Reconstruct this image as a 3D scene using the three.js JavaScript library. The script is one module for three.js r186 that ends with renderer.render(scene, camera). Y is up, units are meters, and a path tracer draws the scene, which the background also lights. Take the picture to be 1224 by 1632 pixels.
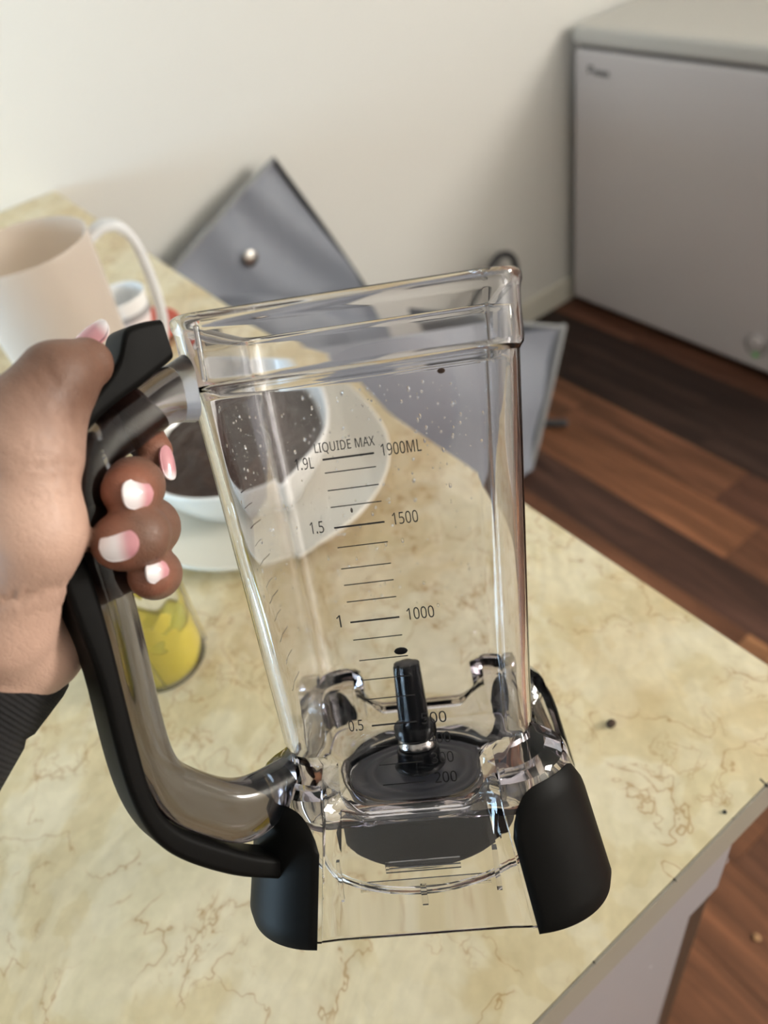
import * as THREE from 'three';
import { RoundedBoxGeometry } from 'three/addons/geometries/RoundedBoxGeometry.js';
import { mergeGeometries, mergeVertices, toCreasedNormals } from 'three/addons/utils/BufferGeometryUtils.js';
import { RectAreaLightUniformsLib } from 'three/addons/lights/RectAreaLightUniformsLib.js';
import { FontLoader } from 'three/addons/loaders/FontLoader.js';

// ---------------------------------------------------------------- camera, sky, daylight, exposure
const V = (x, y, z) => new THREE.Vector3(x, y, z);
const scene = new THREE.Scene();
const renderer = new THREE.WebGLRenderer({ antialias: true });
renderer.toneMapping = THREE.LinearToneMapping;
renderer.toneMappingExposure = 1.0;
renderer.shadowMap.enabled = true;

const camera = new THREE.PerspectiveCamera(66.94, 1224 / 1632, 0.02, 30);
camera.position.set(0, 1.4, 0);
camera.quaternion.setFromRotationMatrix(new THREE.Matrix4().makeBasis(
  V(0.78638, -0.163488, 0.595716), V(0.512268, 0.711522, -0.480955), V(-0.345235, 0.68338, 0.643276)));
camera.focus = 0.325;
camera.userData.fStop = 6.5;
scene.add(camera);

scene.background = new THREE.Color(0.62, 0.74, 0.95);
RectAreaLightUniformsLib.init();
function daylight(x, y, z, w, h, tx, color, intensity) {
  const l = new THREE.RectAreaLight(color, intensity, w, h);
  l.position.set(x, y, z); l.lookAt(tx, y, z);
  scene.add(l);
}
// the window on the right (warmish bright) and an unseen window on the left, placed to cool the left wall
daylight(3.055, 1.95, 1.9, .9, .95, 0, new THREE.Color(1.0, 0.955, 0.88), 50);
daylight(-1.555, 1.08, -0.85, .8, .6, 0, new THREE.Color(0.55, 0.8, 1.0), 21);

// ---------------------------------------------------------------- helpers
let seed = 7;
const rnd = () => { seed = (seed * 1664525 + 1013904223) % 4294967296; return seed / 4294967296; };
const used = {};
function numbered(n) { const k = used[n] = (used[n] ?? -1) + 1; return k ? `${n}_${String(k).padStart(3, '0')}` : n; }
function tag(o, label, category, group) { o.userData.label = label; o.userData.category = category; if (group) o.userData.group = group; return o; }
function thing(name, label, category, x = 0, y = 0, z = 0, group) {
  const g = new THREE.Group(); g.name = numbered(name); g.position.set(x, y, z); scene.add(g);
  return tag(g, label, category, group);
}
function part(name, geo, mat, parent, label) {
  const m = new THREE.Mesh(geo, mat); m.name = numbered(name); m.castShadow = m.receiveShadow = true;
  (parent ?? scene).add(m); if (label) m.userData.label = label;
  return m;
}
function struct(name, geo, mat, parent) { const m = part(name, geo, mat, parent); if (!parent) m.userData.kind = 'structure'; return m; }
function box(x0, x1, y0, y1, z0, z1, r = 0, seg = 2) {
  const w = x1 - x0, h = y1 - y0, d = z1 - z0;
  const g = r ? new RoundedBoxGeometry(w, h, d, seg, r) : new THREE.BoxGeometry(w, h, d);
  return g.translate((x0 + x1) / 2, (y0 + y1) / 2, (z0 + z1) / 2);
}
// box whose uv are metres
function metreUV(g, ou = 0, ov = 0, s = 1) {
  const p = g.attributes.position, n = g.attributes.normal, uv = new Float32Array(p.count * 2);
  for (let i = 0; i < p.count; i++) {
    const ax = Math.abs(n.getX(i)), ay = Math.abs(n.getY(i)), az = Math.abs(n.getZ(i));
    let u, v;
    if (ay >= ax && ay >= az) { u = p.getX(i); v = p.getZ(i); } else if (ax >= az) { u = p.getY(i); v = p.getZ(i); } else { u = p.getX(i); v = p.getY(i); }
    uv[2 * i] = u * s + ou; uv[2 * i + 1] = v * s + ov;
  }
  g.setAttribute('uv', new THREE.BufferAttribute(uv, 2)); return g;
}
// loft through rings of equal length (each closed); caps are fans
function loft(rings, { caps = true, closed = true } = {}) {
  const n = rings[0].length, pos = [], idx = [];
  for (const r of rings) for (const p of r) pos.push(p.x, p.y, p.z);
  const m = closed ? n : n - 1;
  for (let i = 0; i < rings.length - 1; i++) for (let j = 0; j < m; j++) {
    const a = i * n + j, b = i * n + (j + 1) % n, c = a + n, d = b + n;
    idx.push(a, c, b, b, c, d);
  }
  if (caps) for (const [ri, s] of [[0, 1], [rings.length - 1, -1]]) {
    const c = V(0, 0, 0); for (const p of rings[ri]) c.add(p); c.divideScalar(n);
    const k = pos.length / 3; pos.push(c.x, c.y, c.z);
    for (let j = 0; j < n; j++) { const a = ri * n + j, b = ri * n + (j + 1) % n; s > 0 ? idx.push(a, b, k) : idx.push(b, a, k); }
  }
  const g = new THREE.BufferGeometry();
  g.setAttribute('position', new THREE.Float32BufferAttribute(pos, 3)); g.setIndex(idx);
  // outward: positive volume
  let vol = 0; const A = V(), B = V(), Cc = V(), P = g.attributes.position;
  for (let i = 0; i < idx.length; i += 3) { A.fromBufferAttribute(P, idx[i]); B.fromBufferAttribute(P, idx[i + 1]); Cc.fromBufferAttribute(P, idx[i + 2]); vol += A.dot(B.cross(Cc)); }
  if (vol < 0) for (let i = 0; i < idx.length; i += 3) { const t = idx[i]; idx[i] = idx[i + 1]; idx[i + 1] = t; }
  g.setIndex(idx); g.computeVertexNormals(); return g;
}
// toCreasedNormals compares corners to a hundredth of a unit, so it is given millimetres
const crease = (g, deg) => toCreasedNormals(g.scale(1e4, 1e4, 1e4), deg * Math.PI / 180).scale(1e-4, 1e-4, 1e-4);
function tube(pts, r, seg = 24, rad = 10) {
  const c = new THREE.CatmullRomCurve3(pts.map((p) => V(...p)));
  const g = new THREE.TubeGeometry(c, seg, r, rad, false);
  const s0 = new THREE.SphereGeometry(r, rad, 8).translate(...pts[0]), s1 = new THREE.SphereGeometry(r, rad, 8).translate(...pts[pts.length - 1]);
  return mergeGeometries([g, s0, s1]);
}
function lathe(pts, seg = 64) {
  const g = new THREE.LatheGeometry(pts.map((p) => new THREE.Vector2(p[0], p[1])), seg), P = g.attributes.position, N = g.attributes.normal, I = g.index.array; let vol = 0;
  const A = V(), B = V(), C = V();
  for (let i = 0; i < I.length; i += 3) { A.fromBufferAttribute(P, I[i]); B.fromBufferAttribute(P, I[i + 1]); C.fromBufferAttribute(P, I[i + 2]); vol += A.dot(B.cross(C)); }
  if (vol < 0) for (let i = 0; i < I.length; i += 3) { const t = I[i]; I[i] = I[i + 1]; I[i + 1] = t; }
  // normals that agree with the faces
  let agree = 0; const n = V(), m = V();
  for (let i = 0; i < I.length; i += 3) { A.fromBufferAttribute(P, I[i]); B.fromBufferAttribute(P, I[i + 1]).sub(A); C.fromBufferAttribute(P, I[i + 2]).sub(A); n.crossVectors(B, C); m.fromBufferAttribute(N, I[i]); agree += Math.sign(n.dot(m)) * n.length(); }
  if (agree < 0) for (let i = 0; i < N.array.length; i++) N.array[i] *= -1;
  return g;
}

// ---------------------------------------------------------------- noise and textures
function hash2(x, y, s) { let h = (x * 374761393 + y * 668265263 + s * 982451653) | 0; h = Math.imul(h ^ (h >>> 13), 1274126177); h ^= h >>> 16; return (h >>> 0) / 4294967295; }
// tileable value noise: period px, py cells
function vnoise(x, y, px, py, s) {
  const xi = Math.floor(x), yi = Math.floor(y), fx = x - xi, fy = y - yi;
  const u = fx * fx * (3 - 2 * fx), v = fy * fy * (3 - 2 * fy);
  const x0 = ((xi % px) + px) % px, x1 = (x0 + 1) % px, y0 = ((yi % py) + py) % py, y1 = (y0 + 1) % py;
  const a = hash2(x0, y0, s), b = hash2(x1, y0, s), c = hash2(x0, y1, s), d = hash2(x1, y1, s);
  return a + (b - a) * u + (c - a) * v + (a - b - c + d) * u * v;
}
function fbm(u, v, fx, fy, oct, s) { let t = 0, w = 0.5, n = 0; for (let i = 0; i < oct; i++) { t += w * vnoise(u * fx, v * fy, fx, fy, s + i * 17); n += w; w *= 0.55; fx *= 2; fy *= 2; } return t / n; }
function dataTex(w, h, fn, srgb = true) {
  const d = new Uint8Array(w * h * 4), o = [0, 0, 0, 255];
  for (let y = 0; y < h; y++) for (let x = 0; x < w; x++) {
    o[3] = 255; fn(x / w, y / h, o); const i = (y * w + x) * 4;
    for (let k = 0; k < 4; k++) d[i + k] = Math.max(0, Math.min(255, o[k]));
  }
  const t = new THREE.DataTexture(d, w, h); t.wrapS = t.wrapT = THREE.RepeatWrapping; t.magFilter = THREE.LinearFilter; t.minFilter = THREE.LinearMipmapLinearFilter; t.generateMipmaps = true;
  if (srgb) t.colorSpace = THREE.SRGBColorSpace; t.needsUpdate = true; return t;
}
const mixv = (a, b, t) => a + (b - a) * t, sstep = (a, b, x) => { x = Math.max(0, Math.min(1, (x - a) / (b - a))); return x * x * (3 - 2 * x); };
// cream marble print of the laminate worktop: one tile is 0.8 m
const marble = dataTex(2048, 2048, (u, v, o) => {
  const w1 = fbm(u, v, 6, 6, 4, 1) - 0.5, w2 = fbm(u, v, 6, 6, 4, 51) - 0.5;
  const U = u + 0.075 * w1, Vv = v + 0.075 * w2;
  const big = fbm(U, Vv, 5, 7, 4, 101), cloud = fbm(U, Vv, 16, 12, 5, 201), fine = fbm(u, v, 110, 110, 3, 301), flake = fbm(U + w2 * .05, Vv, 40, 36, 3, 251);
  const r1 = Math.abs(fbm(U, Vv, 13, 11, 6, 401) - 0.5), r2 = Math.abs(fbm(U, Vv, 24, 21, 5, 501) - 0.5), r3 = Math.abs(fbm(U + w2 * .03, Vv, 50, 44, 4, 551) - 0.5);
  const gate = sstep(0.43, 0.58, fbm(u, v, 15, 14, 4, 601)), gate2 = sstep(0.46, 0.6, fbm(u, v, 19, 17, 4, 701)), brush = fbm((u + v) * .5 + w1 * .1, (u - v) * .5, 140, 24, 3, 901);
  const vein = (1 - sstep(0.0, 0.0085, r1)) * gate * 0.75 + (1 - sstep(0.0, 0.012, r2)) * gate2 * 0.75 + (1 - sstep(0, 0.03, r3)) * gate * gate2 * 0.5 + (1 - sstep(0, .06, r2)) * gate2 * .16 + (1 - sstep(0, .04, r1)) * gate * .12;
  const pale = sstep(0.5, 0.6, cloud), warm = sstep(0.46, 0.62, big), green = sstep(0.52, 0.66, fbm(U, Vv, 11, 8, 4, 801)), fl = sstep(.53, .6, flake);
  let r = 218, g = 202, b = 162;
  r = mixv(r, 231, pale * .75); g = mixv(g, 220, pale * .75); b = mixv(b, 191, pale * .75);
  r = mixv(r, 210, warm * .55); g = mixv(g, 186, warm * .55); b = mixv(b, 140, warm * .55);
  r = mixv(r, 205, green * .2); g = mixv(g, 197, green * .2); b = mixv(b, 157, green * .2);
  r = mixv(r, 232, fl * .35); g = mixv(g, 222, fl * .35); b = mixv(b, 196, fl * .35);
  const k = Math.min(1, vein); r = mixv(r, 166, k * .68); g = mixv(g, 126, k * .68); b = mixv(b, 78, k * .68);
  const f = (fine - .5) * 18 + (brush - .5) * 20; o[0] = r + f; o[1] = g + f; o[2] = b + f;
});
marble.repeat.set(1 / 0.8, 1 / 0.8);
// wood grain, u across the strip (0.28 m), v along (1.1 m): a light multiplier
const grain = dataTex(512, 2048, (u, v, o) => {
  const w = fbm(u, v, 4, 5, 3, 11) - .5;
  const streak = fbm(u + w * .05, v, 60, 5, 3, 21), broad = fbm(u + w * .12, v, 9, 3, 3, 31), ring = Math.abs(Math.sin((u * 7 + w * 2.4 + fbm(u, v, 3, 2, 2, 5) * 3) * Math.PI * 2));
  const pore = sstep(.62, .75, fbm(u, v, 170, 14, 2, 41));
  const l = 205 + (streak - .5) * 60 + (broad - .5) * 120 - (1 - ring) * 10 - pore * 18;
  o[0] = l; o[1] = l * .985; o[2] = l * .965;
});
grain.repeat.set(1 / 0.28, 1 / 1.1);
const plaster = dataTex(512, 512, (u, v, o) => { const l = 128 + (fbm(u, v, 20, 20, 5, 61) - .5) * 150; o[0] = o[1] = o[2] = l; }, false);
const clothBump = dataTex(512, 512, (u, v, o) => { const l = 128 + (fbm(u, v, 7, 7, 5, 71) - .5) * 200; o[0] = o[1] = o[2] = l; }, false);
const knit = dataTex(256, 256, (u, v, o) => { const a = Math.sin(u * Math.PI * 2 * 28), b = Math.sin(v * Math.PI * 2 * 60 + (a > 0 ? 1.5 : 0)); const l = 128 + 60 * a + 36 * b + (fbm(u, v, 30, 30, 3, 81) - .5) * 90; o[0] = o[1] = o[2] = l; }, false);
const skinBump = dataTex(512, 512, (u, v, o) => {
  const w = fbm(u, v, 8, 8, 3, 91) - .5; const l1 = Math.abs(fbm(u + w * .03, v, 60, 16, 3, 92) - .5), l2 = Math.abs(fbm(u, v + w * .03, 36, 70, 2, 93) - .5);
  o[0] = o[1] = o[2] = 190 - (1 - sstep(0, .06, l1)) * 70 - (1 - sstep(0, .06, l2)) * 50 + (fbm(u, v, 120, 120, 2, 94) - .5) * 40;
}, false);
const moist = dataTex(512, 512, (u, v, o) => { const d = sstep(.6, .7, fbm(u, v, 120, 120, 2, 111)); o[0] = o[1] = o[2] = 90 + d * 150; }, false);

// ---------------------------------------------------------------- materials
const std = (color, roughness, extra = {}) => new THREE.MeshStandardMaterial({ color, roughness, metalness: 0, ...extra });
const phys = (o) => new THREE.MeshPhysicalMaterial(o);
const lin = (r, g, b) => new THREE.Color().setRGB(r, g, b);
const M = {
  wall: std(lin(.74, .725, .685), .85, { bumpMap: plaster, bumpScale: .0006 }),
  ceiling: std(lin(.78, .77, .73), .9),
  trim: std(lin(.72, .69, .60), .5),
  worktop: phys({ map: marble, roughness: .38, clearcoat: .15, clearcoatRoughness: .35 }),
  edge: std(lin(.30, .275, .225), .5),
  chip: std(lin(.03, .025, .02), .9),
  cabinet: std(lin(.32, .305, .325), .45),
  darkWood: std(lin(.10, .055, .03), .6, { map: grain }),
  freezer: std(lin(.66, .62, .625), .32),
  freezerLid: std(lin(.58, .56, .52), .4),
  gasket: std(lin(.12, .11, .10), .7),
  bag: phys({ color: lin(.25, .27, .32), roughness: .42, bumpMap: clothBump, bumpScale: .004, sheen: .3, sheenRoughness: .5 }),
  bagTrim: std(lin(.30, .31, .32), .5),
  bagDark: std(lin(.05, .05, .055), .6),
  steel: std(lin(.62, .60, .57), .22, { metalness: 1 }),
  black: phys({ color: lin(.005, .0047, .0044), roughness: .48, specularIntensity: .16 }),
  blackGloss: phys({ color: lin(.006, .006, .007), roughness: .22, specularIntensity: .6 }),
  clear: phys({ color: 0xffffff, roughness: .015, transmission: 1, thickness: .003, ior: 1.5, attenuationColor: lin(.70, .665, .735), attenuationDistance: .02 }),
  clearHandle: phys({ color: 0xffffff, roughness: .1, transmission: 1, thickness: .01, ior: 1.5, attenuationColor: lin(.40, .37, .38), attenuationDistance: .012 }),
  smoke: phys({ color: lin(.5, .5, .53), roughness: .12, transmission: .85, thickness: .003, ior: 1.5, attenuationColor: lin(.2, .2, .23), attenuationDistance: .006 }),
  disc: phys({ color: lin(.055, .055, .064), roughness: .28, specularIntensity: 1 }),
  coupling: phys({ color: lin(.011, .0075, .005), roughness: .7, specularIntensity: .25, bumpMap: moist, bumpScale: .0006 }),
  ink: std(lin(.012, .012, .014), .6),
  water: phys({ color: 0xffffff, roughness: .02, transmission: 1, thickness: .001, ior: 1.33 }),
  pitcher: phys({ color: lin(.82, .74, .67), roughness: .55, transmission: .6, thickness: 0, ior: 1.5, side: THREE.DoubleSide }),
  pitcherHandle: phys({ color: lin(.86, .86, .88), roughness: .5, transmission: .25, thickness: 0 }),
  porcelain: phys({ color: lin(.80, .79, .76), roughness: .22, clearcoat: .3 }),
  plate: phys({ color: lin(.74, .70, .60), roughness: .25 }),
  whitePlastic: std(lin(.86, .86, .86), .4),
  red: std(lin(.70, .10, .05), .4),
  blue: std(lin(.02, .03, .20), .45),
  food: std(lin(.040, .019, .012), .5, { bumpMap: plaster, bumpScale: .003 }),
  yellow: std(lin(.80, .66, .075), .5, { bumpMap: plaster, bumpScale: .002 }),
  pane: phys({ color: 0xffffff, roughness: .01, transmission: 1, thickness: 0, ior: 1.5 }),
  darkBit: std(lin(.06, .035, .02), .8),
  blackBit: std(lin(.01, .01, .01), .7),
  paleBit: std(lin(.55, .33, .16), .7),
  greyBit: std(lin(.62, .60, .62), .6),
  smokyLid: std(lin(.05, .05, .05), .4),
  greyBand: std(lin(.35, .35, .36), .5),
  skin: phys({ color: 0xffffff, vertexColors: true, roughness: .5, sheen: .15, sheenRoughness: .5, bumpMap: skinBump, bumpScale: .0003 }),
  nail: phys({ color: 0xffffff, vertexColors: true, roughness: .16, clearcoat: 1, clearcoatRoughness: .05 }),
  sleeve: std(lin(.012, .011, .012), .95, { bumpMap: knit, bumpScale: .0012 }),
  trousers: std(lin(.03, .032, .045), .9),
  led: std(lin(.08, .3, .06), .4, { emissive: lin(.03, .22, .03), emissiveIntensity: .5 }),
  outside: std(lin(.2, .25, .12), 1),
};
plaster.repeat.set(1 / 0.5, 1 / 0.5); clothBump.repeat.set(1 / 0.6, 1 / 0.6); knit.repeat.set(1 / 0.05, 1 / 0.05); skinBump.repeat.set(1 / 0.055, 1 / 0.055); moist.repeat.set(1 / 0.06, 1 / 0.06);

// ---------------------------------------------------------------- the room
const X0 = -1.6, X1 = 3.1, ZB = -1.69, ZF = 2.6, CH = 2.6;
struct('wall_back', metreUV(box(X0 - .12, X1 + .12, 0, CH, ZB - .12, ZB)), M.wall);
struct('wall_front', metreUV(box(X0 - .12, X1 + .12, 0, CH, ZF, ZF + .12)), M.wall);
struct('ceiling', metreUV(box(X0 - .12, X1 + .12, CH, CH + .12, ZB - .12, ZF + .12)), M.ceiling);
function windowWall(name, xa, xb, z0, z1, y0, y1) {
  struct(name, mergeGeometries([box(xa, xb, 0, y0, ZB, ZF), box(xa, xb, y1, CH, ZB, ZF), box(xa, xb, y0, y1, ZB, z0), box(xa, xb, y0, y1, z1, ZF)].map((g) => metreUV(g))), M.wall);
}
windowWall('wall_right', X1, X1 + .12, 1.4, 2.4, 1.42, 2.48);
windowWall('wall_left', X0 - .12, X0, -1.3, -.4, .73, 1.43);
function windowUnit(name, x, z0, z1, y0, y1) {
  const g = new THREE.Group(); g.name = name; g.userData.kind = 'structure'; scene.add(g);
  const b = .045;
  part('window_frame', mergeGeometries([box(x - .03, x + .03, y0, y0 + b, z0, z1), box(x - .03, x + .03, y1 - b, y1, z0, z1), box(x - .03, x + .03, y0, y1, z0, z0 + b), box(x - .03, x + .03, y0, y1, z1 - b, z1), box(x - .02, x + .02, y0, y1, (z0 + z1) / 2 - .02, (z0 + z1) / 2 + .02)]), M.trim, g);
  part('pane', box(x - .003, x + .003, y0 + b, y1 - b, z0 + b, (z0 + z1) / 2 - .02), M.pane, g);
  part('pane', box(x - .003, x + .003, y0 + b, y1 - b, (z0 + z1) / 2 + .02, z1 - b), M.pane, g);
}
windowUnit('window_1', X1 + .06, 1.4, 2.4, 1.42, 2.48);
windowUnit('unseen_window_2', X0 - .06, -1.3, -.4, .73, 1.43);  // out of view, set low so its cool light mostly misses the worktop
struct('baseboard_back', mergeGeometries([box(X0, X1, 0, .075, ZB, ZB + .012, .003), box(X0, X1, .07, .082, ZB, ZB + .008, .003)]), M.trim);

// wood strip floor: strips run along z, each board its own piece
const floor = struct('floor', box(X0, X1, -.1, -.012, ZB, ZF), M.darkWood);
{
  const tones = [[.200, .086, .043], [.118, .052, .033], [.034, .019, .015], [.300, .145, .070], [.155, .068, .037], [.082, .040, .029]];
  const mats = tones.map((c) => phys({ color: lin(c[0] * 1.55, c[1] * 1.55, c[2] * 1.55), map: grain, roughness: .5, specularIntensity: .6 }));
  const W = 0.138, rest = [];
  // [x of strip, [z joint, tone] ...] as in the photograph, from the wall towards the viewer
  const seen = {
    '-5': [[-1.3, 4], [-.55, 0], [.2, 1]], '-4': [[-1.2, 1], [-.36, 0], [.1, 4]], '-3': [[-1.0, 0], [-.2, 4], [.3, 0]], '-2': [[-.95, 4], [-.13, 0], [.5, 3]], '-1': [[-1.15, 4], [-.46, 3], [-.40, 3], [.3, 4]],
    0: [[-1.2, 5], [-.33, 1], [.3, 2]], 1: [[-1.31, 0], [-.62, 4], [-.05, 3]], 2: [[-1.25, 4], [-.75, 1], [.1, 3]], 3: [[-1.4, 2], [-.9, 2], [-.2, 4]], 4: [[-1.0, 2], [-.45, 2], [.2, 1]], 5: [[-1.35, 1], [-.7, 5], [0, 4]],
  };
  for (let i = -20; i <= 15; i++) {
    const xa = 1.02 + W * (i - 0), list = seen[i];
    if (xa < X0 - W || xa > X1) continue;
    const x0 = Math.max(X0, xa), x1 = Math.min(X1, xa + W);
    let z = ZB, js = list ? list.map((q) => q.slice()) : [];
    if (!list) { let q = ZB + .4 + rnd() * .7; while (q < ZF) { js.push([q, Math.floor(rnd() * 6)]); q += .6 + rnd() * .7; } }
    js.push([list ? .95 : ZF, Math.floor(rnd() * 6)]); if (list) js.push([ZF, 1]);
    let tone = list ? list[0][1] : Math.floor(rnd() * 6);
    for (const [zj, t] of js) {
      const zz = Math.min(zj, ZF); if (zz - z < .02) { tone = t; continue; }
      const g = metreUV(box(x0 + .0004, x1 - .0004, -.012, -.0002 * (1 + rnd()), z + .0004, zz - .0004), rnd() * .28, rnd() * 1.1);
      if (list && z < .9) part('plank', g, mats[tone], floor); else rest.push([g, tone]);
      z = zz; tone = t;
    }
  }
  for (let t = 0; t < 6; t++) { const gs = rest.filter((r) => r[1] === t).map((r) => r[0]); if (gs.length) part('plank_field', mergeGeometries(gs), mats[t], floor).userData.kind = 'stuff'; }
}

// ---------------------------------------------------------------- worktop with its cabinet
const TOP = .91, EX = .343, EZ = -.086;
{
  const t = thing('worktop', 'long cream marble-patterned laminate worktop with a chipped grey front edge, running to the wall', 'worktop', 0, TOP, 0);
  part('laminate_top', metreUV(box(-.95, EX, -.046, 0, ZB + .004, EZ - .0015)), M.worktop, t);
  part('edge_band', box(-.95, EX, -.047, -.0006, EZ - .0012, EZ + .0004), M.edge, t, 'grey front edge of the worktop');
  for (const [x, s, h] of [[.267, 1.5, 1.2], [.180, 1, 1], [.112, .8, .8], [.2345, .5, .5], [.062, .6, .6]]) {
    const c = new THREE.ConeGeometry(.0016 * s, .006 * h, 5).rotateX(Math.PI / 2 * .8).rotateZ(.4).scale(1, .5, 1).translate(x, -.0004, EZ - .0015);
    part('chip', c, M.chip, t, 'dark chip in the worktop edge');
  }
}
{
  const c = thing('base_cabinet', 'white-doored base cabinet with a dark brown side panel under the worktop', 'cabinet', -.3, 0, -.1);
  const s = new THREE.Shape(); // profile of the door in (z, y)
  [[.0125, .8605], [.0125, .785], [.0105, .772], [.001, .705], [0, .695], [0, .1], [-.018, .1], [-.018, .8605]].forEach((p, i) => (i ? s.lineTo(...p) : s.moveTo(...p)));
  const g = new THREE.ExtrudeGeometry(s, { depth: .84, bevelEnabled: true, bevelSize: .0012, bevelThickness: .0012, bevelSegments: 2, curveSegments: 6 });
  g.rotateY(-Math.PI / 2); // (z,y) profile: shape x -> world z
  g.scale(1, 1, 1); g.computeBoundingBox(); const b = g.boundingBox;
  g.translate(.545 - b.max.x, 0, 0);
  part('door', g, M.cabinet, c, 'white cabinet door with a thick overhanging top lip');
  part('side_panel', box(.5465, .588, 0, .8605, -1.3, -.006, .001), M.darkWood, c, 'dark brown side panel');
  part('carcass', box(-.3, .545, .1, .8605, -1.3, -.02), M.cabinet, c);
  part('plinth', box(-.3, .545, 0, .1, -1.25, -.06), M.darkWood, c);
  part('white_fleck', new THREE.SphereGeometry(.0022, 10, 8).scale(1, 1, .4).translate(.50, .665, .0008), M.greyBit, c, 'pale fleck on the door');
}
// bits lying about
tag(part('crumb', new THREE.IcosahedronGeometry(.0038, 1).scale(1, .5, .8).translate(0, .0016, 0), M.darkBit), 'small brown crumb on the worktop to the right of the blender jug', 'crumb').position.set(.230, TOP, -.178);
tag(part('crumb', new THREE.IcosahedronGeometry(.0013, 1).scale(1, .6, 1).translate(0, .0006, 0), M.blackBit), 'tiny black speck near the front edge of the worktop', 'crumb').position.set(.234, TOP, -.0925);
tag(part('crumb', new THREE.IcosahedronGeometry(.006, 1).scale(.8, .5, 1).translate(0, .0028, 0), M.paleBit), 'pale tan crumb on the wooden floor beside the cabinet', 'crumb').position.set(.536, 0, -.112);
tag(part('crumb', new THREE.IcosahedronGeometry(.004, 1).scale(1, .4, 1).translate(0, .0014, 0), M.greyBit), 'greyish crumb on the dark floor below the worktop corner', 'crumb').position.set(.60, 0, -.215);

// ---------------------------------------------------------------- chest freezer
{
  const f = thing('chest_freezer', 'white chest freezer against the wall with a dial and green lamp low on its front', 'freezer', 1.78, 0, -1.655);
  const L = 1.12, D = .56;
  part('body', box(0, D, .025, .773, 0, L, .012, 4), M.freezer, f);
  part('gasket', box(.012, D - .01, .770, .784, .012, L - .012), M.gasket, f);
  part('lid', box(-.006, D, .782, .830, -.004, L + .004, .016, 5), M.freezerLid, f, 'lid with rounded edges');
  for (const [x, z] of [[.06, .06], [.06, L - .06], [D - .06, .06], [D - .06, L - .06]]) part('foot', new THREE.CylinderGeometry(.02, .024, .03, 16).translate(x, .0145, z), M.gasket, f);
  // worn dark badge: a tall first letter and a low row of strokes, unreadable in the photograph
  const b = [box(-.0016, .0008, .716, .737, .052, .056), box(-.0016, .0008, .731, .737, .054, .070), box(-.0016, .0008, .722, .726, .054, .068)];
  for (let i = 0; i < 6; i++) b.push(box(-.0016, .0008, .716, .716 + .012, .074 + i * .0092, .0785 + i * .0092));
  b.push(box(-.0016, .0008, .7155, .718, .074, .128));
  part('badge', mergeGeometries(b), std(lin(.09, .085, .08), .5), f, 'small dark badge');
  const k = part('dial', mergeGeometries([lathe([[0, 0], [.026, 0], [.026, .003], [.0235, .004], [.0228, -.002], [.021, -.002], [.0205, .009], [.018, .011], [0, .011]], 40), box(-.003, .003, .0105, .015, -.017, .017)]).rotateZ(Math.PI / 2), M.freezer, f, 'round thermostat dial');
  k.position.set(-.0005, .112, .672);
  part('dial_ring', new THREE.TorusGeometry(.031, .0016, 8, 40).rotateY(Math.PI / 2), M.gasket, f).position.set(-.0008, .100, .672);
  part('indicator_lamp', new THREE.SphereGeometry(.0075, 16, 10).scale(.4, 1, 1), M.led, f, 'green indicator lamp').position.set(-.001, .070, .675);
}

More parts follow.
